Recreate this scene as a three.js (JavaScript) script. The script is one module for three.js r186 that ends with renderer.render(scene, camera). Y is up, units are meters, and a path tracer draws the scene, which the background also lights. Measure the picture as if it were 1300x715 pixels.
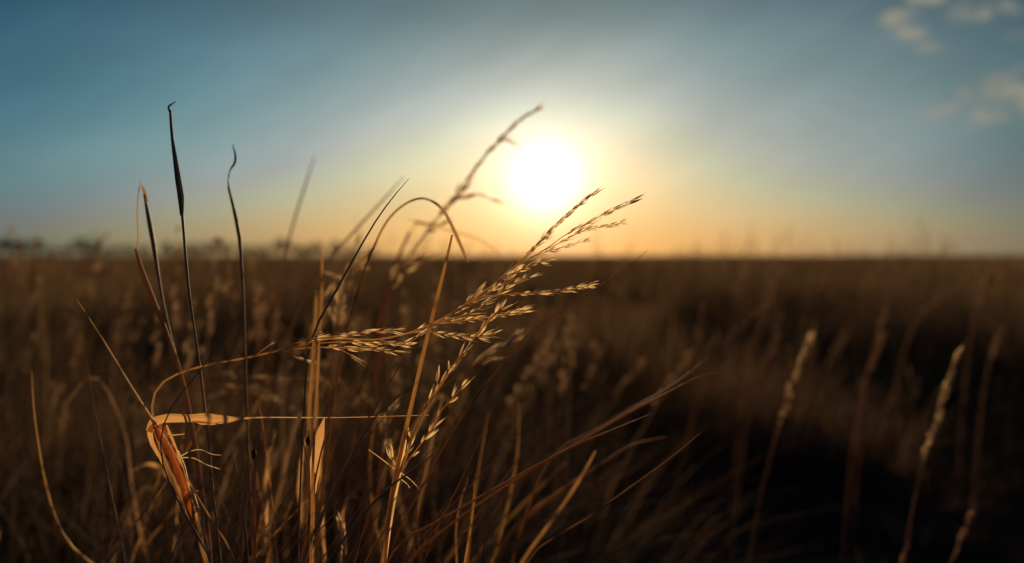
import * as THREE from 'three';
import { mergeGeometries } from 'three/addons/utils/BufferGeometryUtils.js';
import { ImprovedNoise } from 'three/addons/math/ImprovedNoise.js';

// ───────────────────────── camera, sky, sun, exposure ─────────────────────────
const scene = new THREE.Scene();
const EYE = 0.50, FOCAL = 1264, FOCUS = 0.45;            // focal length in photo pixels (1300 wide), metres
const camera = new THREE.PerspectiveCamera(2 * Math.atan(357.5 / FOCAL) * 180 / Math.PI, 1300 / 715, 0.02, 6000);
camera.position.set(0, EYE, 0);
const PITCH = -Math.atan(32.5 / FOCAL);
camera.rotation.set(PITCH, 0, 0);
camera.focus = FOCUS; camera.userData.fStop = 5.5;
camera.updateMatrixWorld(true);
const renderer = new THREE.WebGLRenderer({ antialias: true });
renderer.toneMapping = THREE.LinearToneMapping; renderer.toneMappingExposure = 1;
renderer.shadowMap.enabled = true;

const DEG = Math.PI / 180, SUN_AZ = 1.9, SUN_EL = 4.4;    // degrees from the view axis / above the horizon
const sunDir = new THREE.Vector3(Math.sin(SUN_AZ * DEG) * Math.cos(SUN_EL * DEG), Math.sin(SUN_EL * DEG), -Math.cos(SUN_AZ * DEG) * Math.cos(SUN_EL * DEG));
const sun = new THREE.DirectionalLight(new THREE.Color().setRGB(1, 0.70, 0.39), 5);
sun.position.copy(sunDir).multiplyScalar(60); sun.castShadow = true;
sun.shadow.mapSize.set(4096, 4096);
Object.assign(sun.shadow.camera, { left: -8, right: 8, top: 8, bottom: -8, near: 1, far: 120 });
scene.add(sun, sun.target);

const perlin = new ImprovedNoise();
const noise3 = (x, y, z = 0) => perlin.noise(x, y, z);
const fbm = (x, y, z = 0, n = 4) => { let s = 0, a = 0.5; for (let i = 0; i < n; i++) { s += a * noise3(x, y, z + i * 7.3); x *= 2.03; y *= 2.03; a *= 0.5; } return s; };
const lin = (c) => { c /= 255; return c <= 0.04045 ? c / 12.92 : Math.pow((c + 0.055) / 1.055, 2.4); };
const smooth = (a, b, x) => { const t = Math.min(1, Math.max(0, (x - a) / (b - a))); return t * t * (3 - 2 * t); };

// dusk sky: colours of clear air by azimuth from the view axis and elevation, then thin cirrus, small clouds and the sun's aureole
const SKY_AZ = [-180, -110, -60, -29, -20, -12, -6, 0, 6, 12, 20, 29, 60, 110, 180];
const SKY_EL = [0, 1.5, 3, 5, 8, 11, 14.5, 22, 45, 90];
const SKY = [
  [[70, 72, 84], [74, 78, 88], [84, 92, 92], [112, 112, 98], [150, 138, 108], [190, 160, 112], [228, 178, 108], [248, 186, 98], [246, 186, 100], [222, 176, 112], [176, 152, 116], [125, 120, 105], [90, 92, 92], [74, 78, 88], [70, 72, 84]],
  [[66, 72, 86], [70, 80, 92], [82, 98, 104], [105, 125, 120], [150, 150, 125], [200, 175, 125], [235, 195, 125], [253, 205, 120], [248, 200, 120], [222, 188, 130], [178, 164, 128], [122, 125, 112], [86, 98, 102], [70, 80, 92], [66, 72, 86]],
  [[62, 72, 88], [66, 80, 94], [76, 98, 108], [98, 128, 130], [135, 153, 142], [185, 182, 148], [225, 200, 145], [250, 215, 145], [246, 210, 142], [210, 195, 150], [160, 165, 142], [108, 124, 118], [80, 98, 104], [66, 80, 94], [62, 72, 88]],
  [[56, 70, 90], [60, 78, 96], [68, 92, 108], [85, 120, 132], [120, 150, 152], [158, 175, 162], [205, 205, 170], [238, 220, 172], [234, 215, 168], [185, 190, 165], [138, 158, 150], [92, 115, 118], [70, 92, 104], [60, 78, 96], [56, 70, 90]],
  [[48, 64, 88], [50, 70, 94], [54, 82, 106], [64, 104, 125], [92, 130, 145], [128, 155, 160], [160, 178, 172], [182, 192, 178], [182, 190, 176], [150, 170, 162], [118, 142, 144], [78, 104, 112], [58, 82, 102], [50, 70, 94], [48, 64, 88]],
  [[42, 58, 84], [44, 64, 90], [46, 74, 100], [50, 90, 112], [75, 112, 132], [98, 128, 142], [122, 148, 152], [138, 158, 157], [138, 158, 155], [118, 143, 147], [98, 123, 133], [68, 95, 108], [50, 74, 98], [44, 64, 90], [42, 58, 84]],
  [[38, 54, 80], [40, 58, 86], [40, 66, 94], [38, 76, 102], [57, 92, 114], [76, 105, 120], [88, 116, 128], [98, 124, 132], [98, 122, 130], [88, 112, 124], [75, 102, 116], [50, 80, 98], [42, 66, 92], [40, 58, 86], [38, 54, 80]],
  [[32, 48, 76], [34, 52, 80], [36, 58, 86], [36, 66, 94], [44, 76, 100], [52, 84, 106], [60, 92, 112], [64, 96, 114], [64, 96, 114], [58, 90, 110], [50, 82, 104], [42, 72, 96], [38, 60, 86], [34, 52, 80], [32, 48, 76]],
  [[28, 44, 72], [28, 44, 72], [30, 46, 74], [30, 48, 76], [32, 50, 78], [34, 52, 80], [34, 52, 80], [34, 52, 80], [34, 52, 80], [34, 52, 80], [32, 50, 78], [30, 48, 76], [30, 46, 74], [28, 44, 72], [28, 44, 72]],
  SKY_AZ.map(() => [26, 40, 68]),
].map((row, e) => row.map((c) => [lin(c[0]) * [1.02, 1.03, 1.06, 1.13, 1.2, 1.2, 1.1, 1.04, 1, 1][e], lin(c[1]) * [0.89, 0.92, 1, 1.06, 1.12, 1.12, 1, 0.95, 1, 1][e], lin(c[2]) * [0.74, 0.82, 0.94, 1, 1.03, 1.02, 0.92, 0.93, 1, 1][e]]));
const hermite = (xs, i, f) => {                            // weights of a smooth curve through uneven knots
  const w = {}, add = (k, v) => { w[k] = (w[k] || 0) + v; }, n = xs.length - 1, h = xs[i + 1] - xs[i];
  const h00 = 2 * f ** 3 - 3 * f * f + 1, h10 = f ** 3 - 2 * f * f + f, h01 = 1 - h00, h11 = f ** 3 - f * f;
  add(i, h00); add(i + 1, h01);
  const slope = (k, g) => { const a = Math.max(0, k - 1), b = Math.min(n, k + 1); add(b, g / (xs[b] - xs[a])); add(a, -g / (xs[b] - xs[a])); };
  slope(i, h10 * h); slope(i + 1, h11 * h);
  return w;
};
const knot = (xs, v) => { let i = 0; while (i < xs.length - 2 && v > xs[i + 1]) i++; return hermite(xs, i, Math.min(1, Math.max(0, (v - xs[i]) / (xs[i + 1] - xs[i])))); };
// small sunlit cloud puffs: azimuth, elevation, half width, half height (degrees), strength
const PUFFS = [[22.6, 13.4, 1.1, 0.5, 0.9], [21.0, 12.5, 0.8, 0.45, 0.8], [21.6, 11.7, 0.9, 0.45, 0.75], [23.6, 12.2, 0.7, 0.4, 0.6], [24.9, 12.3, 1.1, 0.4, 0.75], [26.6, 12.5, 0.9, 0.45, 0.6],
  [24.4, 8.0, 2.0, 0.8, 0.5], [26.4, 8.6, 2.2, 0.9, 0.6], [25.2, 7.2, 1.3, 0.5, 0.6], [28.6, 7.6, 2.2, 0.9, 0.55], [25.6, 7.9, 3.4, 1.3, 0.42], [27.6, 9.0, 2.6, 0.8, 0.5], [23.2, 7.4, 2.0, 0.6, 0.4], [27.4, 11.2, 1.2, 0.4, 0.45], [22.2, 10.9, 1.4, 0.4, 0.4], [23.8, 13.0, 2.8, 1.2, 0.32], [31, 9.5, 2.5, 1, 0.6], [36, 12, 3, 1.2, 0.6], [33, 15, 2, 0.8, 0.6], [-47, 13, 3, 1, 0.5], [-62, 10, 4, 1, 0.5], [58, 9, 4, 1.1, 0.5], [80, 14, 5, 1.4, 0.5], [130, 12, 5, 1.4, 0.5], [-120, 14, 5, 1.4, 0.5]];
{
  const W = 2048, H = 1024, data = new Float32Array(W * H * 4);
  const azW = [];
  for (let x = 0; x < W; x++) { const a = ((x + 0.5) / W - 0.5) * 360; azW.push([((a + 90 + 540) % 360) - 180, null]); azW[x][1] = knot(SKY_AZ, azW[x][0]); }
  for (let y = 0; y < H; y++) {
    const el = ((y + 0.5) / H - 0.5) * 180, e = Math.max(0, el), ew = knot(SKY_EL, e);
    const rows = SKY_AZ.map((_, k) => { const o = [0, 0, 0]; for (const r in ew) for (let c = 0; c < 3; c++) o[c] += ew[r] * SKY[r][k][c]; return o; });
    for (let x = 0; x < W; x++) {
      const [az, aw] = azW[x], o = [0, 0, 0], at = (y * W + x) * 4;
      for (const k in aw) for (let c = 0; c < 3; c++) o[c] += aw[k] * rows[k][c];
      if (el > -2) {
        const da = (az - SUN_AZ) * Math.cos(e * DEG), de = e - SUN_EL, th = Math.hypot(da, de);
        // cirrus: long faint streaks
        const u = az * 0.86 + e * 0.5, v = -az * 0.5 + e * 0.86, near = smooth(1, 6, e);
        let ci = fbm(u * 0.05 + 3.1, v * 0.26, 1.7, 5) * 0.8 + fbm(az * 0.06, e * 0.2, 9.1, 4) * 0.8;
        const wisp = Math.max(0, fbm(u * 0.09 + 8, v * 0.75 + 2, 4.4, 5)) * smooth(6, 11, e), k = 1 + near * ci * 0.27 + wisp * 0.15;
        for (let c = 0; c < 3; c++) o[c] *= k;
        const grey = (o[0] + o[1] + o[2]) / 3, wash = near * Math.max(0, -ci) * 0.08;
        for (let c = 0; c < 3; c++) o[c] += (grey - o[c]) * wash;
        // puffs
        let cl = 0;
        for (const [pa, pe, pw, ph, ps] of PUFFS) {
          const dx = (az - pa) / pw, dy = (e - pe) / ph; if (dx * dx + dy * dy > 9) continue;
          cl = Math.max(cl, ps * Math.exp(-(dx * dx + dy * dy) * 1.1));
        }
        if (cl > 0.01) {
          const m = smooth(0.05, 0.8, cl * (1 + 3 * fbm(az * 1.0 + 5, e * 1.7, 2.2, 4))) * 0.85;
          const cc = [0.31, 0.295, 0.215];
          for (let c = 0; c < 3; c++) o[c] += (Math.max(o[c], cc[c]) - o[c]) * m;
        }
        // aureole round the low sun
        const core = 0.95 * Math.exp(-Math.pow(th / 1.8, 2)), halo = 0.55 * Math.exp(-th / 2.3), wide = 0.07 * Math.exp(-th / 7), mid = 0.27 * Math.exp(-Math.pow(th / 4.2, 2));
        o[0] += core + halo + wide + mid; o[1] += core * 0.98 + halo * 0.8 + wide * 0.92 + mid * 0.86; o[2] += core * 0.94 + halo * 0.56 + wide * 0.74 + mid * 0.68;
        const top = Math.pow((o[0] ** 6 + o[2] ** 6) / 2, 1 / 6) * 1.09;                 // hazy low air is never strongly green
        if (o[1] > top) { const over = smooth(17, 11, e), g = o[1] + (top - o[1]) * over, lift = Math.pow(o[1] / g, 0.35); o[0] *= lift; o[1] = g * lift; o[2] *= lift; }
      }
      data[at] = Math.max(0, o[0]); data[at + 1] = Math.max(0, o[1]); data[at + 2] = Math.max(0, o[2]); data[at + 3] = 1;
    }
  }
  const sky = new THREE.DataTexture(data, W, H, THREE.RGBAFormat, THREE.FloatType);
  sky.mapping = THREE.EquirectangularReflectionMapping; sky.magFilter = THREE.LinearFilter; sky.minFilter = THREE.LinearFilter; sky.needsUpdate = true;
  scene.background = sky; scene.environment = sky;
}

// ───────────────────────── helpers ─────────────────────────
let seed = 20240611;
const rnd = () => { seed = (seed + 0x6D2B79F5) | 0; let t = Math.imul(seed ^ (seed >>> 15), 1 | seed); t = (t + Math.imul(t ^ (t >>> 7), 61 | t)) ^ t; return ((t ^ (t >>> 14)) >>> 0) / 4294967296; };
const R = (a, b) => a + (b - a) * rnd();
const V = (x, y, z) => new THREE.Vector3(x, y, z);
const taken = {};
const numbered = (n) => { const k = taken[n] = (taken[n] ?? -1) + 1; return k ? `${n}_${String(k).padStart(3, '0')}` : n; };
// a photo pixel at a distance (metres along the view axis) as a point of the place
const PX = (x, y, d) => V((x - 650) / FOCAL * d, -(y - 357.5) / FOCAL * d, -d).applyMatrix4(camera.matrixWorld);
const groundAt = (x, z) => { const r = Math.hypot(x, z); return 0.018 * fbm(x * 1.3, z * 1.3, 0.5, 3) * smooth(300, 40, r) + 0.03 * noise3(x * 0.21, z * 0.21, 4) * smooth(900, 100, r); };

function streaks(light, dark, n, w = 64, h = 256, along = 3) {  // lengthwise fibres of a dry grass leaf
  const d = new Uint8Array(w * h * 4);
  for (let y = 0; y < h; y++) for (let x = 0; x < w; x++) {
    const f = 0.5 + 0.55 * noise3(x * n / w, y * along / h, 3.3) + 0.4 * noise3(x * n * 2.7 / w, y * along * 2 / h, 8.1), b = 0.35 * Math.max(0, noise3(x * 3 / w, y * 9 / h, 1.9) - 0.15);
    const t = Math.min(1, Math.max(0, f - b)), k = (y * w + x) * 4;
    for (let c = 0; c < 3; c++) d[k + c] = dark[c] + (light[c] - dark[c]) * t;
    d[k + 3] = 255;
  }
  const t = new THREE.DataTexture(d, w, h); t.colorSpace = THREE.SRGBColorSpace; t.wrapS = t.wrapT = THREE.RepeatWrapping; t.magFilter = THREE.LinearFilter; t.needsUpdate = true; return t;
}
const leafMat = (light, dark, through, rough = 0.95, map = true) => {
  const m = new THREE.MeshPhysicalMaterial({ color: 0xffffff, roughness: rough, transmission: through, thickness: 0, side: THREE.DoubleSide, specularIntensity: 0.6 });
  if (map) { m.map = streaks(light, dark, 9); m.bumpMap = m.map; m.bumpScale = 0.0003; } else m.color.setRGB(lin(light[0]), lin(light[1]), lin(light[2]));
  return m;
};
// one dry-grass colour, fresh straw or weathered; what differs is how much light passes: thin husks and leaves, hollow stems, solid stiff stalks
const STRAW = [[238, 210, 158], [208, 170, 112]], WEATHERED = [[190, 150, 104], [142, 106, 70]];
const M = {
  straw: leafMat(...STRAW, 0.72, 0.94),
  gold: leafMat(...STRAW, 0.72, 0.94),
  husk: leafMat(STRAW[0], 0, 0.74, 0.95, false),
  orange: leafMat([232, 188, 124], [196, 140, 80], 0.6, 0.95),
  rust: leafMat([206, 122, 58], [116, 46, 24], 0.5, 0.95),
  brown: leafMat(...WEATHERED, 0.6, 0.95),
  dull: leafMat(...WEATHERED, 0.25, 0.95),
  dark: leafMat(...WEATHERED, 0.02, 0.85),
  bud: leafMat([84, 62, 44], [48, 36, 28], 0.02, 0.95),
};
M.husk2 = leafMat(STRAW[0], 0, 0.55, 0.95, false); M.husk3 = leafMat(STRAW[0], 0, 0.36, 0.95, false); M.faded = leafMat(WEATHERED[0], 0, 0.4, 0.95, false);
for (const k of ['straw', 'gold', 'brown', 'dark']) { M[k].specularIntensity = 0.35; M[k].clearcoat = k === 'gold' ? 0.6 : k === 'straw' ? 0.2 : 0.03; M[k].clearcoatRoughness = k === 'gold' ? 0.3 : 0.4; }

// tapered tube along points; radii in metres (array per point)
function tube(pts, radii, sides = 6, steps) {
  const curve = new THREE.CatmullRomCurve3(pts, false, 'centripetal'), n = steps ?? Math.max(6, pts.length * 5);
  const fr = curve.computeFrenetFrames(n, false), pos = [], uv = [], idx = [];
  let len = 0, prev = null;
  for (let i = 0; i <= n; i++) {
    const u = i / n, t = curve.getUtoTmapping(u), p = curve.getPoint(t), k = t * (radii.length - 1), a = Math.floor(k), b = Math.min(radii.length - 1, a + 1), r = (radii[a] + (radii[b] - radii[a]) * (k - a)) * (1 + 0.22 * noise3(u * n * 0.31, radii[0] * 4e4, pts[0].x * 37));
    if (prev) len += p.distanceTo(prev); prev = p;
    for (let s = 0; s <= sides; s++) {
      const q = s / sides * 2 * Math.PI, d = fr.normals[i].clone().multiplyScalar(Math.cos(q)).addScaledVector(fr.binormals[i], Math.sin(q));
      pos.push(p.x + d.x * r, p.y + d.y * r, p.z + d.z * r); uv.push(s / sides, len * 12);
    }
  }
  for (let i = 0; i < n; i++) for (let s = 0; s < sides; s++) { const a = i * (sides + 1) + s, b = a + sides + 1; idx.push(a, b, a + 1, b, b + 1, a + 1); }
  const g = new THREE.BufferGeometry(); g.setAttribute('position', new THREE.Float32BufferAttribute(pos, 3)); g.setAttribute('uv', new THREE.Float32BufferAttribute(uv, 2)); g.setIndex(idx); g.computeVertexNormals(); return g;
}
// leaf blade: a channelled ribbon along points, full widths in metres per point; turn = its roll about its own length, twist = extra roll to the tip
function blade(pts, widths, { turn = 0, twist = 0, fold = 0.25, steps, crimp = 0 } = {}) {
  const curve = new THREE.CatmullRomCurve3(pts, false, 'centripetal'), n = steps ?? Math.max(6, pts.length * 5), pos = [], uv = [], idx = [];
  let len = 0, prev = null;
  const col = 5;
  for (let i = 0; i <= n; i++) {
    const u = i / n, t = curve.getUtoTmapping(u), p = curve.getPoint(t), T = curve.getTangent(t), k = t * (widths.length - 1), a = Math.floor(k), b = Math.min(widths.length - 1, a + 1);
    let w = (widths[a] + (widths[b] - widths[a]) * (k - a)) / 2;
    if (crimp) w *= 1 + crimp * noise3(u * 9, 4.4, turn * 5);
    if (prev) len += p.distanceTo(prev); prev = p;
    const side = V(0, 0, 1).cross(T); if (side.lengthSq() < 1e-6) side.set(1, 0, 0); side.normalize();
    side.applyAxisAngle(T, turn + twist * u); const up = T.clone().cross(side);
    for (let c = 0; c < col; c++) {
      const f = c / (col - 1) * 2 - 1, dip = (f * f) * fold * w + (crimp ? crimp * w * noise3(u * 14, f * 1.5, 2.2) : 0);
      pos.push(p.x + side.x * f * w + up.x * dip, p.y + side.y * f * w + up.y * dip, p.z + side.z * f * w + up.z * dip); uv.push(c / (col - 1), len * 12);
    }
  }
  for (let i = 0; i < n; i++) for (let c = 0; c < col - 1; c++) { const a = i * col + c, b = a + col; idx.push(a, b, a + 1, b, b + 1, a + 1); }
  const g = new THREE.BufferGeometry(); g.setAttribute('position', new THREE.Float32BufferAttribute(pos, 3)); g.setAttribute('uv', new THREE.Float32BufferAttribute(uv, 2)); g.setIndex(idx); g.computeVertexNormals(); return g;
}
// spikelet, 1 unit long along +y: two boat-shaped glumes round a seed, some with an awn
function spikelet(open, plump, awn) {
  const parts = [];
  const glume = (rot, lean, len, w) => {
    const pos = [], uv = [], idx = [], N = 6, C = 4;
    for (let i = 0; i <= N; i++) {
      const t = i / N, hw = w * Math.pow(Math.sin(Math.PI * Math.pow(t, 0.75) * 0.97 + 0.05), 0.9) * (1 - 0.15 * t), out = lean * Math.sin(Math.PI * t * 0.62);
      for (let c = 0; c <= C; c++) { const q = (c / C - 0.5) * 2.5; pos.push(Math.sin(q) * hw, t * len, out + Math.cos(q) * hw * 0.8); uv.push(c / C, t); }
    }
    for (let i = 0; i < N; i++) for (let c = 0; c < C; c++) { const a = i * (C + 1) + c, b = a + C + 1; idx.push(a, a + 1, b, b, a + 1, b + 1); }
    const g = new THREE.BufferGeometry(); g.setAttribute('position', new THREE.Float32BufferAttribute(pos, 3)); g.setAttribute('uv', new THREE.Float32BufferAttribute(uv, 2)); g.setIndex(idx); g.computeVertexNormals(); g.rotateY(rot); return g;
  };
  parts.push(glume(0, open, 1, plump), glume(Math.PI, open, 0.86, plump * 0.95));
  if (plump > 0.074) parts.push(glume(1.4, open * 0.3, 0.72, plump * 0.6));
  if (awn) parts.push(tube([V(0, 0.8, open * 0.5), V(0.01, 1.2, open), V(0.06, 0.8 + awn, open * 1.6)], [0.022, 0.014, 0.006], 4, 5));
  return mergeGeometries(parts);
}
const SPIKELETS = [spikelet(0.04, 0.075, 0), spikelet(0.09, 0.08, 0), spikelet(0.12, 0.07, 0.7), spikelet(0.03, 0.06, 0.5), spikelet(0.14, 0.085, 0), spikelet(0.02, 0.055, 0.3)];

const mesh = (name, g, m, parent) => { const o = new THREE.Mesh(g, m); o.name = name; o.castShadow = o.receiveShadow = true; parent.add(o); return o; };
function thing(name, label, category, at, group) {
  const o = new THREE.Group(); o.name = numbered(name); o.position.copy(at); o.userData = { label, category }; if (group) o.userData.group = group; scene.add(o); return o;
}
const rel = (pts, o) => pts.map((p) => p.clone().sub(o));

// carry a stalk's lowest pictured point on down to the soil
function toGround(pts) {
  const a = pts[pts.length - 2], b = pts[pts.length - 1], t = b.clone().sub(a); if (t.y > -1e-3) t.y = -Math.max(0.3 * t.length(), 1e-3);
  const k = Math.min(b.y / -t.y, 0.16 / Math.max(1e-4, Math.hypot(t.x, t.z))) * 0.55;
  const x = b.x + t.x * k, z = b.z + t.z * k, y = groundAt(x, z) - 0.012;
  const mid = V(b.x + t.x * k * 0.62, b.y * 0.45, b.z + t.z * k * 0.62);
  return [mid, V(x, y, z)];
}
// pixel path [x, y, (distance offset)] at distance d -> world points and root
function path(px, d, lean = 0) { return px.map(([x, y, o = 0], i) => PX(x, y, d + o + lean * i / Math.max(1, px.length - 1))); }

// spikelets along a branch curve, each a mesh of its own under the branch
function hang(branch, curve, t0, t1, n, size, mats, spread = 0.32, sideBias = 0) {
  for (let i = 0; i < n; i++) {
    const t = t0 + (t1 - t0) * (n > 1 ? (i + R(-0.9, 0.9)) / (n - 1) : 1), tt = Math.min(0.995, Math.max(0.01, t)), p = curve.getPoint(tt), T = curve.getTangent(tt);
    const side = V(0, 0, 1).cross(T).normalize(), q = (i % 2 ? 0 : Math.PI) + R(-1.1, 1.1) + sideBias;
    const off = side.clone().multiplyScalar(Math.cos(q)).addScaledVector(T.clone().cross(side), Math.sin(q));
    const dir = T.clone().addScaledVector(off, R(0.03, spread * 1.7) * (rnd() < 0.12 ? 2 : 1)).normalize(), s = size * R(0.55, 1.3);
    const m = mesh('spikelet', SPIKELETS[Math.floor(rnd() * SPIKELETS.length)], mats[Math.floor(rnd() * mats.length)], branch);
    m.quaternion.setFromUnitVectors(V(0, 1, 0), dir); m.rotateY(R(0, 6.28));
    m.position.copy(p).addScaledVector(off, 0.0005); m.scale.set(s * R(0.55, 1.1), s, s * R(0.55, 1.1));
  }
}

// ───────────────────────── ground ─────────────────────────
{
  const A = 96, radii = [0]; for (let r = 0.15; r < 3600; r *= 1.09) radii.push(r);
  const pos = [], uv = [], idx = [];
  radii.forEach((r) => { for (let k = 0; k <= A; k++) { const q = k / A * 2 * Math.PI, x = Math.cos(q) * r, z = Math.sin(q) * r - 0.6; pos.push(x, groundAt(x, z), z); uv.push(x / 1.5, z / 1.5); } });
  for (let i = 0; i < radii.length - 1; i++) for (let k = 0; k < A; k++) { const a = i * (A + 1) + k, b = a + A + 1; idx.push(a, a + 1, b, b, a + 1, b + 1); }
  const g = new THREE.BufferGeometry(); g.setAttribute('position', new THREE.Float32BufferAttribute(pos, 3)); g.setAttribute('uv', new THREE.Float32BufferAttribute(uv, 2)); g.setIndex(idx); g.computeVertexNormals();
  const N = 512, d = new Uint8Array(N * N * 4), b = new Uint8Array(N * N * 4), TAU = Math.PI * 2;
  for (let y = 0; y < N; y++) for (let x = 0; x < N; x++) {
    const u = x / N * TAU, v = y / N * TAU, f = 0.5 + fbm(Math.cos(u) * 2 + 5, Math.sin(u) * 2 + Math.cos(v) * 2, Math.sin(v) * 2, 5), s = 0.5 + fbm(Math.cos(u) * 11, Math.sin(u) * 11 + Math.cos(v) * 11, Math.sin(v) * 11, 4), k = (y * N + x) * 4;
    const t = Math.min(1, Math.max(0, 0.55 * f + 0.5 * s - 0.05));
    d[k] = 42 + 48 * t; d[k + 1] = 32 + 34 * t; d[k + 2] = 24 + 22 * t; d[k + 3] = 255; b[k] = b[k + 1] = b[k + 2] = 255 * t; b[k + 3] = 255;
  }
  const tex = (a, srgb) => { const t = new THREE.DataTexture(a, N, N); t.wrapS = t.wrapT = THREE.RepeatWrapping; t.magFilter = THREE.LinearFilter; if (srgb) t.colorSpace = THREE.SRGBColorSpace; t.needsUpdate = true; return t; };
  const o = mesh('ground', g, new THREE.MeshPhysicalMaterial({ map: tex(d, true), bumpMap: tex(b, false), bumpScale: 0.02, roughness: 1, specularIntensity: 0 }), scene);
  o.userData = { kind: 'structure', label: 'dark brown soil of the open grassland', category: 'ground' };
}

// ───────────────────────── the field of dry grass ─────────────────────────
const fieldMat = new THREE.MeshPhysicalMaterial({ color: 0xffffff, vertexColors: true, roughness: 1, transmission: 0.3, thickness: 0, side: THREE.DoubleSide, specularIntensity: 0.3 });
function tuft(n, height, spreadR, heads) {
  const pos = [], col = [], idx = [];
  const strip = (root, dir, h, w, bend, c, seg = 5, prof = (t) => 1 - t * 0.92) => {
    const a = Math.atan2(dir.z, dir.x) + R(-1.2, 1.2), sx = -Math.sin(a), sz = Math.cos(a), start = pos.length / 3;
    for (let i = 0; i <= seg; i++) {
      const t = i / seg, b = bend * t * t, k = w * prof(t) / 2, x = root.x + dir.x * b, z = root.z + dir.z * b, y = h * (t - 0.28 * t * t * Math.min(1, bend / h));
      pos.push(x - sx * k, y, z - sz * k, x + sx * k, y, z + sz * k); col.push(...c, ...c);
    }
    for (let i = 0; i < seg; i++) { const q = start + i * 2; idx.push(q, q + 1, q + 2, q + 2, q + 1, q + 3); }
  };
  for (let i = 0; i < n; i++) {
    const q = R(0, 6.28), r = spreadR * Math.sqrt(rnd()), root = V(Math.cos(q) * r, 0, Math.sin(q) * r), lq = q + R(-0.7, 0.7), dir = V(Math.cos(lq) + 0.35, 0, Math.sin(lq)), t = R(0.65, 1.3);
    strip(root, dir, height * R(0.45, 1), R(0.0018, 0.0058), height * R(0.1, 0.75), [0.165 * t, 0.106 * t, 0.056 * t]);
  }
  for (let i = 0; i < heads; i++) {
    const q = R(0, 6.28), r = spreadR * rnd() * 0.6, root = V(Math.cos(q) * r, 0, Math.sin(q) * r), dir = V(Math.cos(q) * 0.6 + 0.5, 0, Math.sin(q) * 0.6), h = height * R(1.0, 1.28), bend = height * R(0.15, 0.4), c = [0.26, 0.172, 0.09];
    for (let k = 0; k < 2; k++) strip(root, dir, h, 0.0026, bend, c, 6);
    for (let k = 0; k < 16; k++) {                            // the loose seed head: small scales along the upper stalk
      const t = R(0.8, 1), b = bend * t * t, y = h * (t - 0.28 * t * t * Math.min(1, bend / h)), p = V(root.x + dir.x * b + R(-0.003, 0.003), y, root.z + dir.z * b + R(-0.003, 0.003)), s = start3();
      pos.push(p.x, p.y, p.z, p.x + R(-0.004, 0.003), p.y + 0.008, p.z + R(-0.005, 0.005), p.x + R(0.001, 0.004), p.y + R(0.006, 0.016), p.z + R(-0.004, 0.004)); col.push(...c, ...c, ...c); idx.push(s, s + 1, s + 2);
    }
  }
  function start3() { return pos.length / 3; }
  const g = new THREE.BufferGeometry(); g.setAttribute('position', new THREE.Float32BufferAttribute(pos, 3)); g.setAttribute('color', new THREE.Float32BufferAttribute(col, 3)); g.setIndex(idx); g.computeVertexNormals(); return g;
}
{
  const variants = [tuft(64, 0.36, 0.07, 3), tuft(60, 0.33, 0.09, 1), tuft(70, 0.27, 0.12, 0), tuft(50, 0.38, 0.06, 4), tuft(80, 0.2, 0.14, 0)];
  const spots = variants.map(() => []);
  const put = (x, z, s, wide) => {
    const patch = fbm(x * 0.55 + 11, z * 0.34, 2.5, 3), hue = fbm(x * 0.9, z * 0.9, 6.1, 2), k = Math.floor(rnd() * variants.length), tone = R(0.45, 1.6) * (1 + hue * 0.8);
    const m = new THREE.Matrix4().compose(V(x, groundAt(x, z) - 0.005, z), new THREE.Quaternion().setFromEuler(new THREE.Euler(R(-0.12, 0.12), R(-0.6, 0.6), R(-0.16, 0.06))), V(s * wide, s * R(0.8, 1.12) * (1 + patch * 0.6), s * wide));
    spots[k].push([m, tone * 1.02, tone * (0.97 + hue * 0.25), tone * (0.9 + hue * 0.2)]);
  };
  const zone = (n, d0, d1, half, size, wide, gap) => {
    for (let i = 0; i < n; i++) {
      const d = Math.sqrt(R(d0 * d0, d1 * d1)), a = R(-half, half), x = Math.sin(a) * d, z = -Math.cos(a) * d;
      const q = 5 / (2.5 + d * 0.5), dens = 0.36 + 3.2 * fbm(x * q + 3, z * q * 0.6, 1.1, 3);
            if (d < 2.3 && x > -0.1 * d && rnd() < (x < 0.3 * d ? 0.93 : 0.7)) continue;
      put(x, z, size * (rnd() > dens + gap ? 0.32 : 1) * R(0.7, 1.2) * (d < 2.6 && x > 0 ? 0.75 : 1), wide);
    }
  };
  zone(1000, 0.95, 3.2, 0.75, 0.95, 1.0, 0.05);
  zone(3600, 3.2, 9, 0.68, 1.1, 1.05, 0.05);
  zone(10000, 9, 32, 0.62, 1.05, 1.3, 0.15);
  zone(16000, 32, 120, 0.6, 1.0, 2.2, 0.55);
  zone(14000, 120, 420, 0.6, 1.05, 5, 0.7);
  for (let i = 0; i < 70; i++) { const d = R(1.05, 2.4), x = R(-0.62, 0.06) * (0.6 + d * 0.4); put(x, -d, R(1.0, 1.2), 1); }   // the taller stand behind the clump
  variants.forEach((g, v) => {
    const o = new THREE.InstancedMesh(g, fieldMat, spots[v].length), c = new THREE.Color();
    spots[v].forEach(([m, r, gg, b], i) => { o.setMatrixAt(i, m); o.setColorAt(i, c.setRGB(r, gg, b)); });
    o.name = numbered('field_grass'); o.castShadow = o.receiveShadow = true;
    o.userData = { kind: 'stuff', label: 'brown dry grass covering the open field to the horizon', category: 'grass', group: 'dry grass of the field' }; scene.add(o);
  });
}

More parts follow.
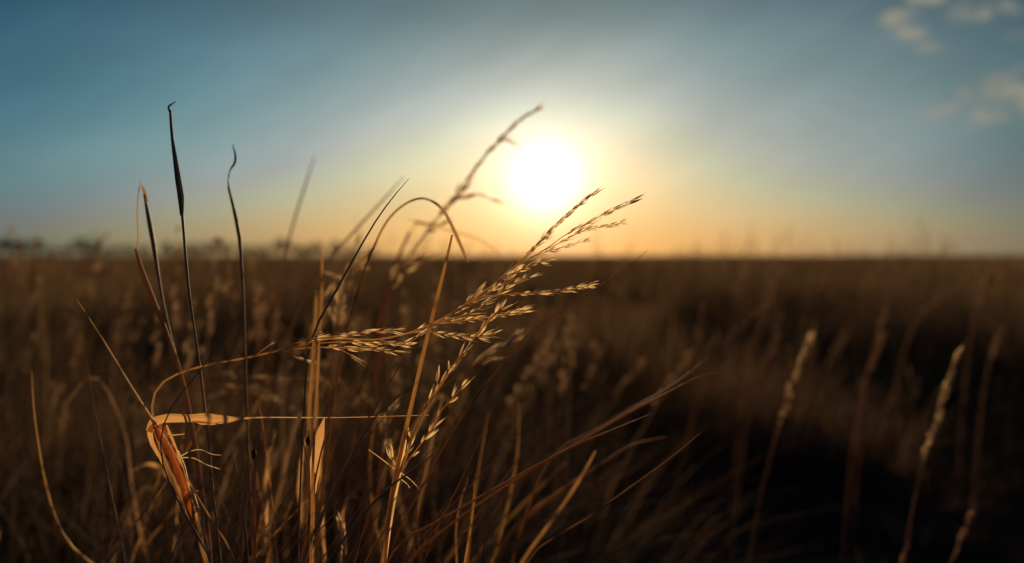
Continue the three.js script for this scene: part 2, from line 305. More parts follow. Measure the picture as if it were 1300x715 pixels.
// ───────────────────────── trees on the horizon ─────────────────────────
{
  const bark = new THREE.MeshStandardMaterial({ color: new THREE.Color().setRGB(0.09, 0.07, 0.05), roughness: 1 });
  const leaves = [[0.075, 0.085, 0.045], [0.09, 0.085, 0.05], [0.065, 0.08, 0.05]].map((c) => new THREE.MeshPhysicalMaterial({ color: new THREE.Color().setRGB(...c), roughness: 1, transmission: 0.35, thickness: 0, side: THREE.DoubleSide }));
  const tree = (px, top, w, d, i, label) => {
    top -= 2.5; w *= 1.15; const base = PX(px, 326, d); base.y = -0.05; const o = thing('horizon_tree', label, 'tree', base, 'trees along the horizon');
    const h = (326 - top) / FOCAL * d, rw = w / 2 / FOCAL * d, limbs = [];
    limbs.push(tube([V(0, 0, 0), V(R(-0.2, 0.2), h * 0.3, 0), V(R(-0.4, 0.4), h * 0.6, R(-0.3, 0.3))], [h * 0.035, h * 0.026, h * 0.012], 6, 6));
    const hubs = [];
    for (let k = 0; k < 6; k++) { const q = k / 6 * 6.28 + R(-0.4, 0.4), e = V(Math.cos(q) * rw * R(0.4, 0.75), h * R(0.28, 0.8), Math.sin(q) * rw * R(0.4, 0.75)); hubs.push(e); limbs.push(tube([V(0, h * R(0.25, 0.4), 0), e.clone().multiplyScalar(0.55).setY(h * 0.48), e], [h * 0.016, h * 0.011, h * 0.005], 5, 5)); }
    hubs.push(V(0, h * 0.85, 0), V(R(-0.3, 0.3) * rw, h * 0.72, 0));
    mesh('trunk', mergeGeometries(limbs), bark, o);
    const pos = [], idx = [];
    for (const hub of hubs) {
      const cr = rw * R(0.38, 0.55), n = 120;
      for (let k = 0; k < n; k++) {
        const v = V(R(-1, 1), R(-1, 1), R(-1, 1)); if (v.lengthSq() > 1) continue;
        const c = v.multiply(V(cr, cr * 0.85, cr)).add(hub), s = h * R(0.025, 0.055), a = V(R(-1, 1), R(-1, 1), R(-1, 1)).normalize().multiplyScalar(s), b = V(R(-1, 1), R(-1, 1), R(-1, 1)).cross(a).normalize().multiplyScalar(s), q = pos.length / 3;
        c.y = Math.min(c.y, h);
        for (const [f, e] of [[-1, -0.6], [1, -0.6], [0.8, 0.7], [-0.7, 0.8]]) pos.push(c.x + a.x * f + b.x * e, c.y + a.y * f + b.y * e, c.z + a.z * f + b.z * e);
        idx.push(q, q + 1, q + 2, q, q + 2, q + 3);
      }
    }
    const g = new THREE.BufferGeometry(); g.setAttribute('position', new THREE.Float32BufferAttribute(pos, 3)); g.setIndex(idx); g.computeVertexNormals();
    mesh('crown', g, leaves[i % 3], o);
  };
  const L = { a: 'dark bushy tree in the grove at the far end of the horizon tree row', b: 'low spreading tree in the broken row of trees on the horizon', c: 'small rounded tree in the broken row of trees on the horizon', d: 'taller narrow tree in the broken row of trees on the horizon' };
  [[-28, 304, 26, 400, L.a], [8, 303, 24, 400, L.a], [26, 306, 22, 405, L.a], [46, 304, 22, 400, L.a],
    [104, 304, 26, 420, L.d], [122, 311, 24, 430, L.b], [142, 314, 26, 430, L.b], [163, 312, 24, 430, L.b], [184, 314, 22, 440, L.b], [230, 313, 20, 440, L.b], [306, 313, 20, 440, L.b], [322, 314, 18, 445, L.b], [390, 313, 16, 440, L.b], [66, 315, 18, 440, L.b], [84, 314, 18, 440, L.b], [214, 309, 22, 420, L.c], [247, 311, 22, 430, L.b], [266, 308, 28, 425, L.b], [284, 310, 20, 430, L.b], [334, 312, 16, 440, L.c],
    [356, 306, 26, 420, L.d], [376, 311, 18, 430, L.b], [403, 309, 18, 430, L.c], [426, 308, 20, 430, L.c], [446, 314, 22, 450, L.b], [470, 316, 20, 460, L.b]].forEach(([x, t, w, d, l], i) => tree(x, t, w, d, i, l));
}

// ───────────────────────── foreground stalks ─────────────────────────
const U = (px, d = FOCUS) => px / FOCAL * d;                 // a width in photo pixels at a distance, in metres
// a bare stalk: pixel path from its tip down, widths in pixels along it
function stalk({ name = 'grass_stalk', label, category = 'grass stalk', group, px, d = FOCUS, lean = 0, w, mat = M.brown }) {
  const pts = path(px, d, lean), down = toGround(pts), root = down[1], o = thing(name, label, category, root, group);
  const all = rel([...pts, ...down], root), rad = [...pts.map((_, i) => U((Array.isArray(w) ? w[Math.min(w.length - 1, i)] : w * (i ? 1 : 0.45)), d) / 2)];
  rad.push(rad[rad.length - 1] * 1.1, rad[rad.length - 1] * 1.25);
  mesh('culm', tube(all, rad, 6), mat, o);
  return { o, root, d };
}
function addLeaf(s, name, px, widths, mat, opt = {}, d = s.d) { return mesh(name, blade(rel(path(px, d, opt.lean || 0), s.root), widths.map((w) => U(w, d)), opt), mat, s.o); }
function addBranch(s, px, w, mat, d = s.d, lean = 0) { const pts = rel(path(px, d, lean), s.root), b = mesh('branch', tube(pts, pts.map((_, i) => U(w * (1 - 0.55 * i / pts.length), d) / 2), 5), mat, s.o); return [b, new THREE.CatmullRomCurve3(pts, false, 'centripetal')]; }

// the drooping golden seed stalk with the folded leaf
{
  const s = stalk({ name: 'seed_stalk', label: 'golden seed stalk bent over with a wide feathery seed head and a folded orange leaf', d: FOCUS,
    px: [[678, 318], [645, 345], [610, 374], [570, 399], [530, 419], [480, 431], [420, 430], [385, 437], [350, 446], [310, 455], [262, 464], [225, 475], [201, 491], [193, 513], [196, 545], [214, 598], [238, 650], [262, 715]],
    w: [1.2, 1.6, 1.8, 2, 2.2, 2.3, 2.4, 2.4, 2.6, 2.8, 2.8, 2.8, 2.8, 2.8, 3.4, 4.5, 5, 5], mat: M.straw });
  const H = [M.husk, M.husk, M.husk, M.husk2, M.husk3], H2 = [M.husk, M.husk2, M.husk3];
  const br = (px, n, t0, size, spread, mats = H, lean = 0, w = 1.3) => { const [b, c] = addBranch(s, px, w, M.straw, s.d, lean); hang(b, c, t0, 1, Math.max(2, Math.round(n * 1.2)), U(size * 0.8), mats, spread * 0.62); };
  br([[655, 336], [675, 318], [692, 300], [715, 278], [738, 258], [756, 245]], 22, 0.25, 20, 0.06, [M.husk3, M.husk2], 0.004);
  br([[652, 340], [690, 318], [720, 297], [750, 281], [780, 266], [806, 254]], 18, 0.42, 19, 0.06, [M.husk3, M.husk2], -0.006);
  br([[686, 320], [715, 306], [740, 293], [765, 288], [790, 283]], 20, 0.2, 16, 0.18, [M.husk3, M.husk2], 0.006);
  br([[672, 327], [700, 318], [725, 311], [748, 304]], 11, 0.1, 15, 0.24, [M.husk3, M.husk2], 0.01);
  br([[668, 322], [682, 311], [696, 300]], 5, 0.2, 17, 0.3, [M.husk3, M.husk2], -0.004);
  br([[630, 357], [655, 345], [680, 335], [698, 328]], 12, 0.1, 17, 0.4, H, -0.006);
  br([[590, 388], [625, 376], [660, 373], [695, 371], [725, 367], [750, 362]], 20, 0.34, 19, 0.3, H, 0.008);
  br([[552, 412], [590, 407], [625, 402], [650, 398], [668, 394]], 19, 0.12, 19, 0.42, H, -0.01);
  br([[560, 408], [600, 396], [625, 378], [650, 361], [672, 351]], 14, 0.18, 21, 0.3, H2, 0.01);
  br([[538, 420], [570, 425], [600, 428], [628, 425]], 13, 0.12, 18, 0.3, H, 0.004);
  br([[572, 399], [600, 384], [622, 370], [640, 352]], 12, 0.1, 19, 0.32, H, -0.008);
  br([[545, 415], [575, 398], [600, 382], [630, 366], [655, 344]], 16, 0.05, 18, 0.28, H, 0.006);
  br([[520, 424], [545, 414], [568, 408], [590, 400]], 9, 0.1, 18, 0.3, H, -0.004);
  br([[583, 397], [592, 384], [606, 372]], 4, 0.4, 20, 0.2, H2, 0);
  br([[340, 449], [375, 436], [410, 429], [445, 424], [480, 421], [505, 419]], 15, 0.3, 20, 0.2, H2, -0.008);
  br([[365, 444], [405, 441], [440, 442], [470, 443], [500, 447]], 13, 0.3, 20, 0.2, H, 0.006);
  br([[400, 436], [440, 434], [475, 436], [510, 438]], 9, 0.3, 19, 0.2, H, 0.012);
  br([[418, 437], [440, 448], [452, 455]], 3, 0.6, 22, 0.1, H2, 0);
  br([[358, 447], [378, 454], [388, 457]], 3, 0.5, 19, 0.15, H2, 0.004);
  br([[322, 453], [338, 441], [347, 434]], 2, 0.7, 17, 0.15, [M.husk3], 0);
  br([[375, 440], [392, 432], [406, 424]], 2, 0.7, 18, 0.1, [M.husk3], -0.004);
  br([[480, 431], [505, 437], [522, 433], [536, 424]], 7, 0.2, 18, 0.4, H, 0.006);
  // long leaf: broad sheath, fold, and the blade pulled out level to a hair-thin tip
  addLeaf(s, 'leaf_sheath', [[252, 688], [242, 652], [231, 614], [217, 580], [205, 556], [199, 541]], [4, 7, 10, 15, 17, 14], M.rust, { turn: 0.4, twist: 0.3, fold: 0.8, crimp: 0.5 });
  addLeaf(s, 'sheath_margin', [[236, 648], [220, 614], [205, 584], [193, 560], [191, 546], [198, 536]], [1, 2.5, 4, 6, 6, 4], M.orange, { turn: -0.5, twist: 0.6, fold: 0.5, crimp: 0.45 });
  addLeaf(s, 'sheath_margin', [[246, 655], [240, 622], [230, 590], [219, 560], [211, 540]], [1, 2, 3, 3.4, 2.4], M.orange, { turn: 0.9, twist: -0.5, fold: 0.4, crimp: 0.45 });
  addLeaf(s, 'leaf_shred', [[244, 535], [258, 537], [270, 538.5], [282, 535]], [2, 4, 3, 0.6], M.orange, { turn: 0.4, fold: 0.3, crimp: 0.5 });
  addLeaf(s, 'leaf_blade', [[189, 548], [195, 536], [206, 531], [235, 530], [262, 530], [285, 531], [303, 531], [330, 530], [430, 530], [545, 527]], [9, 14, 12, 13.5, 12.5, 10, 4, 1.6, 1.4, 0.8], M.orange, { turn: 0.35, twist: 0.3, fold: 0.4, crimp: 0.42, steps: 90 });
  for (const px of [[[228, 580], [242, 573], [254, 571], [270, 577], [282, 578]], [[228, 581], [246, 582], [262, 590], [280, 596]], [[235, 607], [245, 623], [252, 645]], [[214, 553], [226, 552], [234, 551]], [[232, 622], [246, 622], [252, 624]], [[226, 572], [234, 590], [240, 614]], [[205, 540], [214, 552], [224, 578], [232, 600]]]) addLeaf(s, 'fibre', px, px.map((_, i) => 1.1 - 0.16 * i), M.straw, { fold: 0.1 });
}
// the straight golden stem
{
  const s = stalk({ label: 'straight thick golden stem with a snapped bare top', px: [[574, 298], [568, 325], [557, 370], [537, 450], [521, 520], [510, 568], [500, 615], [493, 660], [488, 715]], w: [3, 4, 4.8, 5.4, 5.8, 6.2, 6.6, 6.8, 7], mat: M.gold, d: 0.448 });
  addLeaf(s, 'leaf_sheath', [[487, 730], [494, 660], [503, 605], [512, 562], [516, 538]], [3, 8, 10, 7, 0.6], M.gold, { turn: 0.6, fold: 0.5 });
  for (const px of [[[506, 600], [486, 584], [468, 571]], [[508, 600], [522, 610], [533, 622]], [[505, 596], [498, 582], [495, 570]], [[506, 606], [518, 616], [520, 620]]]) addLeaf(s, 'fibre', px, [1.1, 0.9, 0.6], M.straw, { fold: 0.1 });
}
// the lower seed stalk beside it
{
  const s = stalk({ name: 'seed_stalk', label: 'upright sparse seed stalk whose single husks show beside the thick golden stem', px: [[640, 388], [622, 404], [603, 428], [586, 455], [566, 480], [543, 516], [524, 555], [508, 598], [497, 645], [484, 715]], w: [1.2, 1.4, 1.6, 1.8, 2, 2.2, 2.4, 3, 3.6, 4], mat: M.straw, d: 0.452 });
  const br = (px, n, t0, size, spread, lean = 0) => { const [b, c] = addBranch(s, px, 1.5, M.straw, s.d, lean); hang(b, c, t0, 1, n, U(size * 0.9), [M.husk, M.husk, M.husk2], spread); };
  br([[508, 598], [528, 572], [546, 548], [560, 522], [575, 505], [588, 490]], 11, 0.12, 22, 0.26, 0.004);
  br([[521, 560], [536, 528], [546, 506], [556, 486]], 4, 0.45, 20, 0.3, -0.004);
  br([[540, 520], [556, 492], [574, 466], [592, 442]], 7, 0.3, 20, 0.25, 0.006);
  br([[585, 455], [604, 428], [622, 406], [636, 392]], 10, 0.1, 19, 0.25, -0.003);
  br([[506, 602], [499, 590], [497, 580]], 2, 0.8, 22, 0.1);
  br([[508, 600], [514, 585], [520, 570], [522, 556]], 6, 0.2, 20, 0.4, 0.003);
}
// fine stems in and near focus
const FINE = 'fine stems of the sharp clump';
const line = (label, px, w, d, mat = M.brown, extra = {}) => stalk({ label, px, w, d, mat, ...extra });
line('thin dark straight stem crossing the horizon beside the arching leaf', [[519, 227], [500, 249], [480, 276], [460, 309], [440, 345], [420, 381], [402, 414], [392, 450], [386, 520], [382, 600], [378, 715]], [0.6, 1.6, 2.2, 2.6, 2.8, 3, 3, 3, 3, 3, 3], 0.46, M.dark);
line('hair-thin pale stem slanting down to the folded orange leaf', [[97, 380], [130, 430], [165, 488], [192, 530], [218, 570], [240, 612], [262, 650], [300, 715]], [0.6, 1.6, 1.8, 2, 2, 2, 2, 2], 0.44, M.straw);
line('thin dark wiry stem curling down in front of the folded leaf', [[301, 393], [283, 425], [262, 460], [238, 490], [219, 515], [206, 545], [204, 575], [213, 608], [236, 655], [268, 715]], [0.5, 1.2, 1.6, 1.8, 2, 2, 2.2, 2.4, 2.4, 2.4], 0.435, M.dark);
line('thin curved stem standing alone at the edge of the dark grass', [[40, 470], [42, 510], [48, 560], [58, 615], [70, 655], [88, 690], [112, 712], [135, 735]], [0.6, 1.6, 2.2, 2.6, 2.8, 3, 3, 3], 0.56, M.straw);
line('long slanting stem with a clean tip over dark grass', [[889, 550], [850, 583], [800, 619], [740, 662], [670, 712]], [0.8, 2, 2.4, 2.6, 2.8], 0.48, M.brown);
line('long slanting stem ending in a short straight tip', [[828, 525], [780, 545], [730, 566], [680, 592], [620, 625], [560, 660], [500, 700]], [0.8, 2.4, 2.8, 3, 3.2, 3.4, 3.6], 0.47, M.brown);
line('long slanting stem with a curled drooping tip', [[946, 482], [930, 474], [905, 474], [880, 482], [840, 503], [800, 523], [755, 550], [690, 588], [620, 632], [560, 676], [520, 715]], [0.5, 1, 1.8, 2.4, 3, 3.2, 3.4, 3.4, 3.4, 3.6, 3.6], 0.53, M.brown);
line('slanting stem with a straight blurred tip beside the curled one', [[900, 453], [870, 478], [835, 502], [800, 520], [760, 545], [700, 582]], [0.8, 3, 4, 4, 4, 4], 0.62, M.brown);
line('thin slanting stem rising past the seed heads to the horizon', [[822, 318], [790, 343], [760, 364], [715, 394], [670, 424], [640, 460], [604, 505], [570, 556], [535, 620], [500, 690]], [0.5, 1.4, 1.6, 1.8, 2, 2, 2.2, 2.4, 2.6, 2.6], 0.5, M.brown);
line('hair-thin stem reaching out level below the seed heads', [[703, 425], [672, 437], [640, 449], [605, 463], [565, 488], [530, 530], [500, 580], [470, 650], [450, 715]], [0.5, 1, 1.2, 1.4, 1.6, 1.8, 2, 2, 2], 0.455, M.brown);
line('thin dark stem with a free tip standing against the dark gap', [[637, 491], [620, 533], [600, 578], [578, 625], [556, 670], [538, 715]], [0.6, 1.4, 1.8, 2, 2.2, 2.2], 0.47, M.brown);
line('short orange stem leaning over the dark gap', [[756, 573], [740, 602], [720, 634], [700, 662], [672, 700], [660, 720]], [2, 4.5, 5, 5, 5, 5], 0.62, M.gold);
line('slanting brown stem low over the dark gap', [[845, 555], [800, 566], [760, 592], [720, 618], [680, 648], [640, 690]], [1.4, 3, 4, 5, 5.5, 6], 0.66, M.brown);
line('twisted dark stem crossing behind the pointed orange leaf', [[545, 468], [510, 500], [475, 530], [450, 575], [425, 622], [400, 672], [384, 715]], [1.2, 2.4, 3, 3.4, 3.8, 4, 4], 0.46, M.dark);
line('second twisted dark stem crossing behind the pointed orange leaf', [[520, 445], [498, 480], [470, 530], [440, 585], [415, 640], [398, 690], [388, 720]], [0.8, 2, 2.8, 3.2, 3.6, 3.8, 4], 0.465, M.dark);
line('slanting dark stem crossing low behind the golden stem', [[548, 578], [520, 600], [490, 622], [455, 660], [425, 700], [412, 720]], [1.4, 2.6, 3, 3, 3, 3], 0.44, M.dark);
line('straight bright stem with a seed at its tip above the pointed leaf', [[405, 422], [404, 460], [402, 500], [399, 545], [397, 600], [396, 660], [394, 715]], [1.6, 3, 3.4, 3.6, 4, 4, 4], 0.452, M.gold);
line('thin arching stem rising into the seed heads', [[560, 436], [530, 440], [498, 452], [470, 472], [440, 500], [420, 535], [404, 590], [394, 650], [388, 715]], [0.8, 1.4, 1.8, 2, 2.2, 2.4, 2.6, 2.6, 2.6], 0.47, M.brown);

// the pointed orange leaf
{
  const s = stalk({ name: 'leaf_stalk', label: 'upright stem bearing a pointed glowing orange leaf', category: 'grass stalk', px: [[399, 600], [398, 650], [396, 715]], w: [3, 4, 5], mat: M.gold, d: 0.47 });
  addLeaf(s, 'leaf_blade', [[398, 630], [399, 600], [403, 570], [408, 545], [412, 530]], [5, 13, 14, 8, 0.8], M.orange, { turn: 0.1, fold: 0.35, crimp: 0.15 });
}
// arching leaves
{
  const s = stalk({ name: 'arching_leaf', label: 'slender grass leaf arching over like a hook before the sky', category: 'grass leaf', px: [[473, 316], [462, 345], [450, 385], [438, 430], [428, 480], [418, 560], [408, 640], [402, 715]], w: [3.2, 3.2, 3.2, 3.2, 3.2, 3.2, 3.2, 3.2], mat: M.brown, d: 0.53 });
  addLeaf(s, 'leaf_blade', [[473, 317], [482, 297], [492, 280], [505, 266], [520, 256], [536, 252], [551, 257], [563, 268], [573, 286], [581, 304], [588, 320], [595, 334]], [3.2, 3.2, 3.2, 3, 2.8, 2.8, 3.2, 4, 4.6, 5.4, 4.8, 1], M.brown, { turn: 0.5, twist: -1.3, fold: 0.4, steps: 60 });
}
{
  const s = stalk({ name: 'arching_leaf', label: 'faint blurred grass leaf drooping toward the horizon beside the tall plume', category: 'grass leaf', px: [[520, 295], [505, 328], [495, 362], [486, 400], [478, 460], [470, 560], [464, 715]], w: [4, 4, 4, 4.4, 4.6, 5, 5], mat: M.brown, d: 0.86 });
  addLeaf(s, 'leaf_blade', [[520, 295], [528, 286], [538, 283], [556, 288], [580, 295], [604, 302], [622, 312], [640, 326]], [4, 4.2, 4.2, 4.2, 4, 3.8, 3, 1], M.straw, { turn: 0.4, fold: 0.3 });
}
// dark stalks against the sky
{
  const s = stalk({ name: 'reed_stalk', label: 'tall dark reed-like stalk with a hooked tip', px: [[216, 140], [218, 170], [222, 205], [227, 242], [231, 270], [235, 320], [241, 380], [250, 440], [257, 495], [264, 560], [272, 640], [280, 715]], w: [3, 3.8, 5, 6.6, 4.2, 3.4, 3.2, 3, 3, 3, 3, 3], mat: M.dark, d: 0.475 });
  addLeaf(s, 'bent_tip', [[215.5, 142], [214, 135.5], [217, 133], [223, 129]], [3, 2.6, 2.2, 1], M.dark, { fold: 0.4 });
  addLeaf(s, 'leaf_sheath', [[230, 274], [228, 250], [225, 225], [221, 196], [217, 160]], [5, 9, 7, 5, 1], M.dark, { turn: 0.8, fold: 0.6 });
}
{
  const s = stalk({ name: 'reed_stalk', label: 'dark stalk with a wavy twisted leaf tip', px: [[290, 238], [295, 258], [300, 280], [304, 302], [306, 330], [309, 380], [311, 450], [313, 520], [317, 620], [320, 715]], w: [3.4, 4.4, 5.4, 5.4, 3.8, 3, 2.8, 2.8, 2.8, 2.8], mat: M.dark, d: 0.535 });
  addLeaf(s, 'leaf_blade', [[290, 240], [289, 228], [292, 214], [297, 206], [298, 196], [295, 183]], [3.5, 2.2, 8, 6, 3, 0.8], M.dark, { turn: 0.9, twist: 2.4, fold: 0.4, steps: 40 });
}
{
  const s = stalk({ name: 'reed_stalk', label: 'dark stalk with a frayed sheath at its tip, leaning from the short one', px: [[183, 247], [187, 268], [191, 290], [195, 312], [200, 345], [207, 385], [216, 425], [226, 465], [240, 530], [252, 610], [262, 715]], w: [2, 5, 5.8, 5.4, 3.8, 3.2, 3, 3, 3, 3, 3], mat: M.dark, d: 0.525 });
  addLeaf(s, 'leaf_blade', [[184, 252], [182, 243], [177, 229]], [4, 2.4, 0.8], M.brown, { fold: 0.3 });
  addLeaf(s, 'leaf_blade', [[187, 256], [184, 243], [181, 236]], [3, 2, 0.8], M.brown, { fold: 0.3 });
}
{
  const s = stalk({ name: 'reed_stalk', label: 'short dark stalk carrying a long hair-thin upright tip', px: [[172, 316], [178, 338], [186, 360], [196, 385], [206, 410], [217, 438], [228, 470], [242, 530], [256, 620], [268, 715]], w: [3, 6, 6.4, 6.4, 6, 5, 4.6, 4.4, 4.4, 4.4], mat: M.brown, d: 0.52 });
  addLeaf(s, 'leaf_blade', [[173, 318], [175, 300], [174, 275], [175, 250], [177, 236]], [2.4, 1.6, 1.6, 1.6, 0.8], M.brown, { fold: 0.2 });
}
line('faint straight blurred stem tip before the sky', [[399, 199], [389, 231], [378, 265], [368, 300], [360, 335], [350, 390], [340, 470], [330, 560], [322, 715]], [1.2, 2.4, 2.8, 2.8, 2.8, 2.8, 2.8, 2.8, 2.8], 0.92, M.brown);
line('slanting blurred stem parallel to the thin dark straight stem', [[513, 224], [490, 250], [466, 276], [442, 302], [420, 326], [395, 360], [372, 410], [352, 480], [336, 570], [325, 715]], [1, 2.2, 2.6, 2.6, 2.6, 2.6, 2.6, 2.6, 2.6, 2.6], 0.8, M.brown);
line('upright blurred stem bathed in orange light below the horizon', [[408, 316], [409, 345], [408, 380], [405, 430], [402, 490], [400, 560], [397, 640], [394, 715]], [2, 3.4, 4, 4.6, 5, 5, 5, 5], 0.6, M.gold);
line('upright blurred stem with a blunt top touching the seed head', [[402, 370], [400, 410], [397, 455], [393, 510], [391, 580], [389, 650], [387, 715]], [4, 5, 5, 5, 5, 5, 5], 0.62, M.gold);

// blurred plumes: a stalk, its side branches and a fluffy head of many tiny scales
function plume({ label, px, d, w = 3, head, branches = [], mat = M.straw, size = 16, spread = 0.35, group, n = 70, fluff = 5, stem = M.brown }) {
  const s = stalk({ name: 'plume_stalk', label, px, w, d, mat: stem, group });
  const curves = [rel(path(px.slice(0, head), d), s.root).reverse(), ...branches.map((b) => rel(path(b, d), s.root))], gs = [];
  curves.forEach((pts, ci) => {
    const c = new THREE.CatmullRomCurve3(pts, false, 'centripetal'), len = c.getLength();
    if (ci) gs.push(tube(pts, pts.map(() => U(1.6, d) / 2), 4));
    const count = Math.round(n * 0.6 * (ci ? Math.min(1, len / 0.05) * 0.35 : 1));
    for (let i = 0; i < count; i++) {
      const t = Math.pow(rnd(), 0.8) * 0.99, p = c.getPoint(t), T = c.getTangent(t), off = V(R(-1, 1), R(-1, 1), R(-1, 1)).cross(T).normalize(), dir = T.addScaledVector(off, spread * R(0.2, 1.4)).normalize(), k = U(size, d) * R(0.6, 1.2);
      const g = SPIKELETS[[0, 1, 4, 5][Math.floor(rnd() * 4)]].clone(), m = new THREE.Matrix4().compose(p.addScaledVector(off, U(fluff, d) * rnd() * (1 - t * 0.6)), new THREE.Quaternion().setFromUnitVectors(V(0, 1, 0), dir), V(k, k, k));
      g.applyMatrix4(m); gs.push(g);
    }
  });
  const h = mesh('seed_head', mergeGeometries(gs), mat, s.o); h.userData.kind = 'stuff';
  return s;
}
plume({ label: 'tall pale plume leaning toward the sun with two side sprays', d: 0.8, head: 8, n: 110, size: 15, spread: 0.2, fluff: 3, mat: M.husk, w: [1, 1.3, 1.6, 1.8, 2, 2.2, 2.4, 2.6, 3, 3, 3, 3, 3, 3],
  px: [[682, 139], [657, 155], [636, 175], [611, 205], [591, 231], [570, 260], [549, 285], [532, 308], [514, 334], [498, 362], [482, 402], [462, 480], [446, 580], [432, 715]],
  branches: [[[566, 264], [578, 254], [592, 250], [606, 247], [626, 254]], [[574, 256], [584, 246], [592, 236]], [[548, 287], [540, 284], [532, 282]], [[540, 296], [553, 289], [560, 285]], [[628, 184], [638, 178], [647, 180]]] });
plume({ label: 'blurred golden seed plume standing upright just below the horizon', d: 0.72, head: 6, n: 60, size: 20, spread: 0.4, fluff: 7, mat: M.husk2, px: [[470, 322], [455, 334], [443, 350], [436, 370], [428, 400], [424, 430], [420, 480], [414, 560], [406, 715]], branches: [[[440, 360], [428, 350], [424, 366]], [[446, 350], [452, 342], [460, 340]]] });
plume({ label: 'blurred golden tuft of seeds at the foot of the tall plume', d: 0.78, head: 5, n: 40, size: 20, spread: 0.5, fluff: 8, mat: M.husk2, px: [[532, 325], [520, 335], [510, 345], [500, 358], [494, 372], [486, 420], [474, 520], [462, 715]] });
plume({ label: 'blurred drooping seed spray level behind the golden seed head', d: 0.8, head: 6, n: 50, size: 13, spread: 0.25, fluff: 4, mat: M.husk3, px: [[430, 478], [400, 482], [370, 484], [335, 482], [300, 478], [272, 476], [240, 486], [216, 510], [208, 560], [218, 640], [228, 715]] });
plume({ label: 'second blurred drooping seed spray under the level one', d: 0.84, head: 5, n: 44, size: 12, spread: 0.25, fluff: 4, mat: M.husk3, px: [[372, 520], [345, 508], [318, 500], [290, 492], [262, 490], [238, 506], [226, 550], [230, 640], [236, 715]] });
plume({ label: 'third blurred seed spray bowed low under the level one', d: 0.86, head: 5, n: 40, size: 12, spread: 0.25, fluff: 4, mat: M.husk3, px: [[350, 505], [325, 494], [300, 497], [276, 503], [255, 512], [240, 540], [238, 600], [244, 715]] });
plume({ label: 'blurred orange seed head glowing low beside the golden stem', d: 0.62, head: 4, n: 40, size: 22, spread: 0.3, fluff: 6, mat: M.husk3, px: [[655, 430], [630, 446], [606, 462], [590, 478], [576, 510], [560, 560], [540, 620], [520, 715]] });
plume({ label: 'blurred brown seed head hugging the dark stalk bases below the golden stem', d: 0.6, head: 4, n: 34, size: 20, spread: 0.2, fluff: 5, mat: M.husk3, px: [[500, 515], [492, 535], [487, 556], [484, 580], [480, 620], [474, 670], [470, 715]] });
plume({ label: 'small bright seed head at the foot of the clump', d: 0.5, head: 4, n: 30, size: 18, spread: 0.2, fluff: 4, mat: M.husk3, px: [[432, 668], [436, 685], [437, 700], [436, 716], [435, 740]] });
// plumes standing in the open field
const FIELD = 'blurred plumes standing in the open field';
const fp = (label, px, d, head, n = 46, size = 14, mat = M.husk3) => plume({ label, px, d, head, n, size, spread: 0.22, fluff: 3.5, mat, w: 1.7, stem: M.brown, group: FIELD });
fp('large slender pale plume with a long bowed stem in the open field', [[1219, 444], [1208, 472], [1198, 502], [1190, 532], [1180, 560], [1172, 588], [1160, 640], [1150, 700], [1146, 730]], 0.95, 6, 190, 11, M.husk2);
fp('slender pale plume above the fuzzy brown grass hummock', [[1030, 428], [1018, 456], [1005, 488], [998, 515], [988, 545], [978, 580], [966, 630], [955, 690]], 1.05, 5, 150, 10, M.husk2);
const many = 'slim blurred plume leaning up out of the field grass';
for (const [x0, y0, x1, y1, d] of [[992, 342, 964, 408, 1.7], [974, 386, 932, 420, 1.6], [1124, 398, 1108, 446, 1.7], [986, 430, 962, 484, 1.5], [893, 388, 885, 432, 1.9], [52, 370, 48, 438, 1.4], [1232, 655, 1208, 712, 0.9], [1152, 690, 1140, 730, 0.8], [1190, 380, 1168, 402, 2.6], [842, 356, 838, 392, 2.4], [1255, 350, 1240, 392, 2.2], [150, 340, 146, 392, 2.1], [88, 352, 80, 396, 2.3], [352, 366, 345, 410, 1.5], [1270, 420, 1256, 462, 1.7], [1120, 430, 1100, 478, 1.5], [806, 330, 790, 352, 2.8], [325, 372, 330, 412, 1.3]])
  fp(many, [[x0, y0], [x0 * 0.7 + x1 * 0.3, y0 * 0.68 + y1 * 0.32], [x0 * 0.35 + x1 * 0.65, y0 * 0.35 + y1 * 0.65], [x1, y1], [x1 + (x1 - x0) * 0.5, y1 + (y1 - y0) * 0.9], [x1 + (x1 - x0) * 0.9, y1 + (y1 - y0) * 2]], d, 4, Math.round(R(30, 70)), R(7, 10), M.faded);

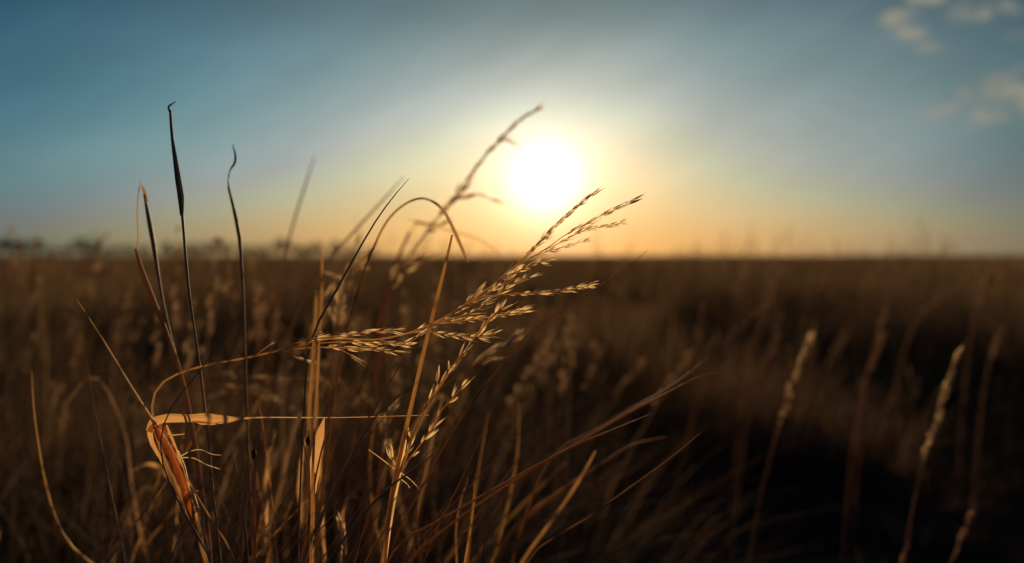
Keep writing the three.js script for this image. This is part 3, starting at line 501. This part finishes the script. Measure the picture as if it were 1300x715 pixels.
// dry leaves and stalks that fill the clump behind the sharp ones
const CLUMP_S = 'bare stalks filling the clump', CLUMP_L = 'dry leaves filling the clump';
for (let i = 0; i < 150; i++) {
  const d = R(0.47, 0.9), bx = R(130, 630), tipY = 430 + 230 * Math.sqrt(rnd()), k = R(-0.25, 0.75), h = 715 - tipY, bend = R(-0.2, 0.5);
  stalk({ label: 'thin bare brown stalk among the many in the shaded clump', group: CLUMP_S, d, mat: [M.brown, M.dull, M.dull, M.dark, M.gold][Math.floor(rnd() * 5)], w: [0.5, 1.3, 1.7, 1.9, 2.1],
    px: [[bx + k * h + bend * h * 0.5, tipY], [bx + k * h * 0.8 + bend * h * 0.24, tipY + h * 0.25], [bx + k * h * 0.55 + bend * h * 0.08, tipY + h * 0.5], [bx + k * h * 0.28, tipY + h * 0.75], [bx, 715]] });
}
for (let i = 0; i < 18; i++) {
  const d = R(0.55, 1.0), bx = R(140, 560), tipY = R(460, 660), k = R(-0.3, 0.5), h = 715 - tipY, droop = R(0, 60) * (rnd() < 0.5 ? -1 : 1), wd = R(3, 6.5);
  const s = stalk({ name: 'leaf_stalk', label: 'narrow dry leaf blade among the many in the shaded clump', category: 'grass leaf', group: CLUMP_L, d, mat: M.dull, w: 3, px: [[bx, 700], [bx - 4, 720], [bx - 7, 745]] });
  addLeaf(s, 'leaf_blade', [[bx, 705], [bx + k * h * 0.3, 705 - h * 0.33], [bx + k * h * 0.62, 705 - h * 0.72], [bx + k * h + droop * 0.35, 705 - h * 0.98], [bx + k * h + droop, 705 - h * 0.95 + Math.abs(droop) * 0.5]], [wd * 0.7, wd, wd * 0.9, wd * 0.6, 0.8], [M.dull, M.dull, M.dull, M.dull, M.brown][Math.floor(rnd() * 5)], { turn: R(-1, 1), twist: R(-1.2, 1.2), fold: R(0.1, 0.5), crimp: 0.15 });
}
for (const [px, w, d, label] of [[[[392, 715], [384, 660], [380, 620], [382, 585], [388, 555]], [4, 7, 8, 6, 1], 0.62, 'broad orange leaf blade glowing behind the pointed orange leaf'], [[[340, 715], [338, 650], [338, 600], [342, 570], [349, 546]], [4, 6, 7, 5, 1], 0.66, 'upright brown leaf blade beside the seed-capped bud stalk'], [[[412, 715], [408, 660], [406, 600], [410, 560]], [4, 6, 5, 1], 0.6, 'orange leaf blade at the foot of the pointed leaf'], [[[165, 600], [190, 590], [215, 606], [240, 640], [262, 690]], [1, 6, 8, 8, 7], 0.72, 'brown bent leaf blade under the folded leaf']]) {
  const flip = px[0][1] < px[px.length - 1][1] ? [...px].reverse() : px, ww = flip === px ? w : [...w].reverse(), [bx, by] = flip[0];
  const s = stalk({ name: 'leaf_stalk', label, category: 'grass leaf', d, mat: M.brown, w: 4, px: [[bx, by], [bx - 2, by + 20], [bx - 4, by + 45]] });
  addLeaf(s, 'leaf_blade', flip, ww, M.orange, { turn: 0.3, twist: 0.6, fold: 0.35, crimp: 0.2 });
}
// two stalks capped by dark withered buds
for (const [x, y, label] of [[323, 577, 'thin upright stalk with a small dark withered bud below its tip'], [392, 560, 'thin upright stalk topped by a dark curled bud beside the pointed leaf']]) {
  const s = stalk({ name: 'bud_stalk', label, px: [[x, y - 14], [x, y + 10], [x + 1, y + 60], [x, y + 140]], w: [1.6, 3, 3.6, 4], d: 0.47, mat: M.brown });
  const p = path([[x - 1, y]], 0.47)[0].sub(s.root), g = new THREE.SphereGeometry(1, 10, 8), a = g.attributes.position;
  for (let i = 0; i < a.count; i++) { const v = V(a.getX(i), a.getY(i), a.getZ(i)), k = 1 + 0.45 * noise3(v.x * 2 + x, v.y * 2, v.z * 2); a.setXYZ(i, v.x * k * U(3.2), v.y * k * U(6.5), v.z * k * U(3.2)); }
  g.computeVertexNormals(); g.translate(p.x, p.y, p.z); mesh('bud', g, M.bud, s.o);
}

renderer.render(scene, camera);
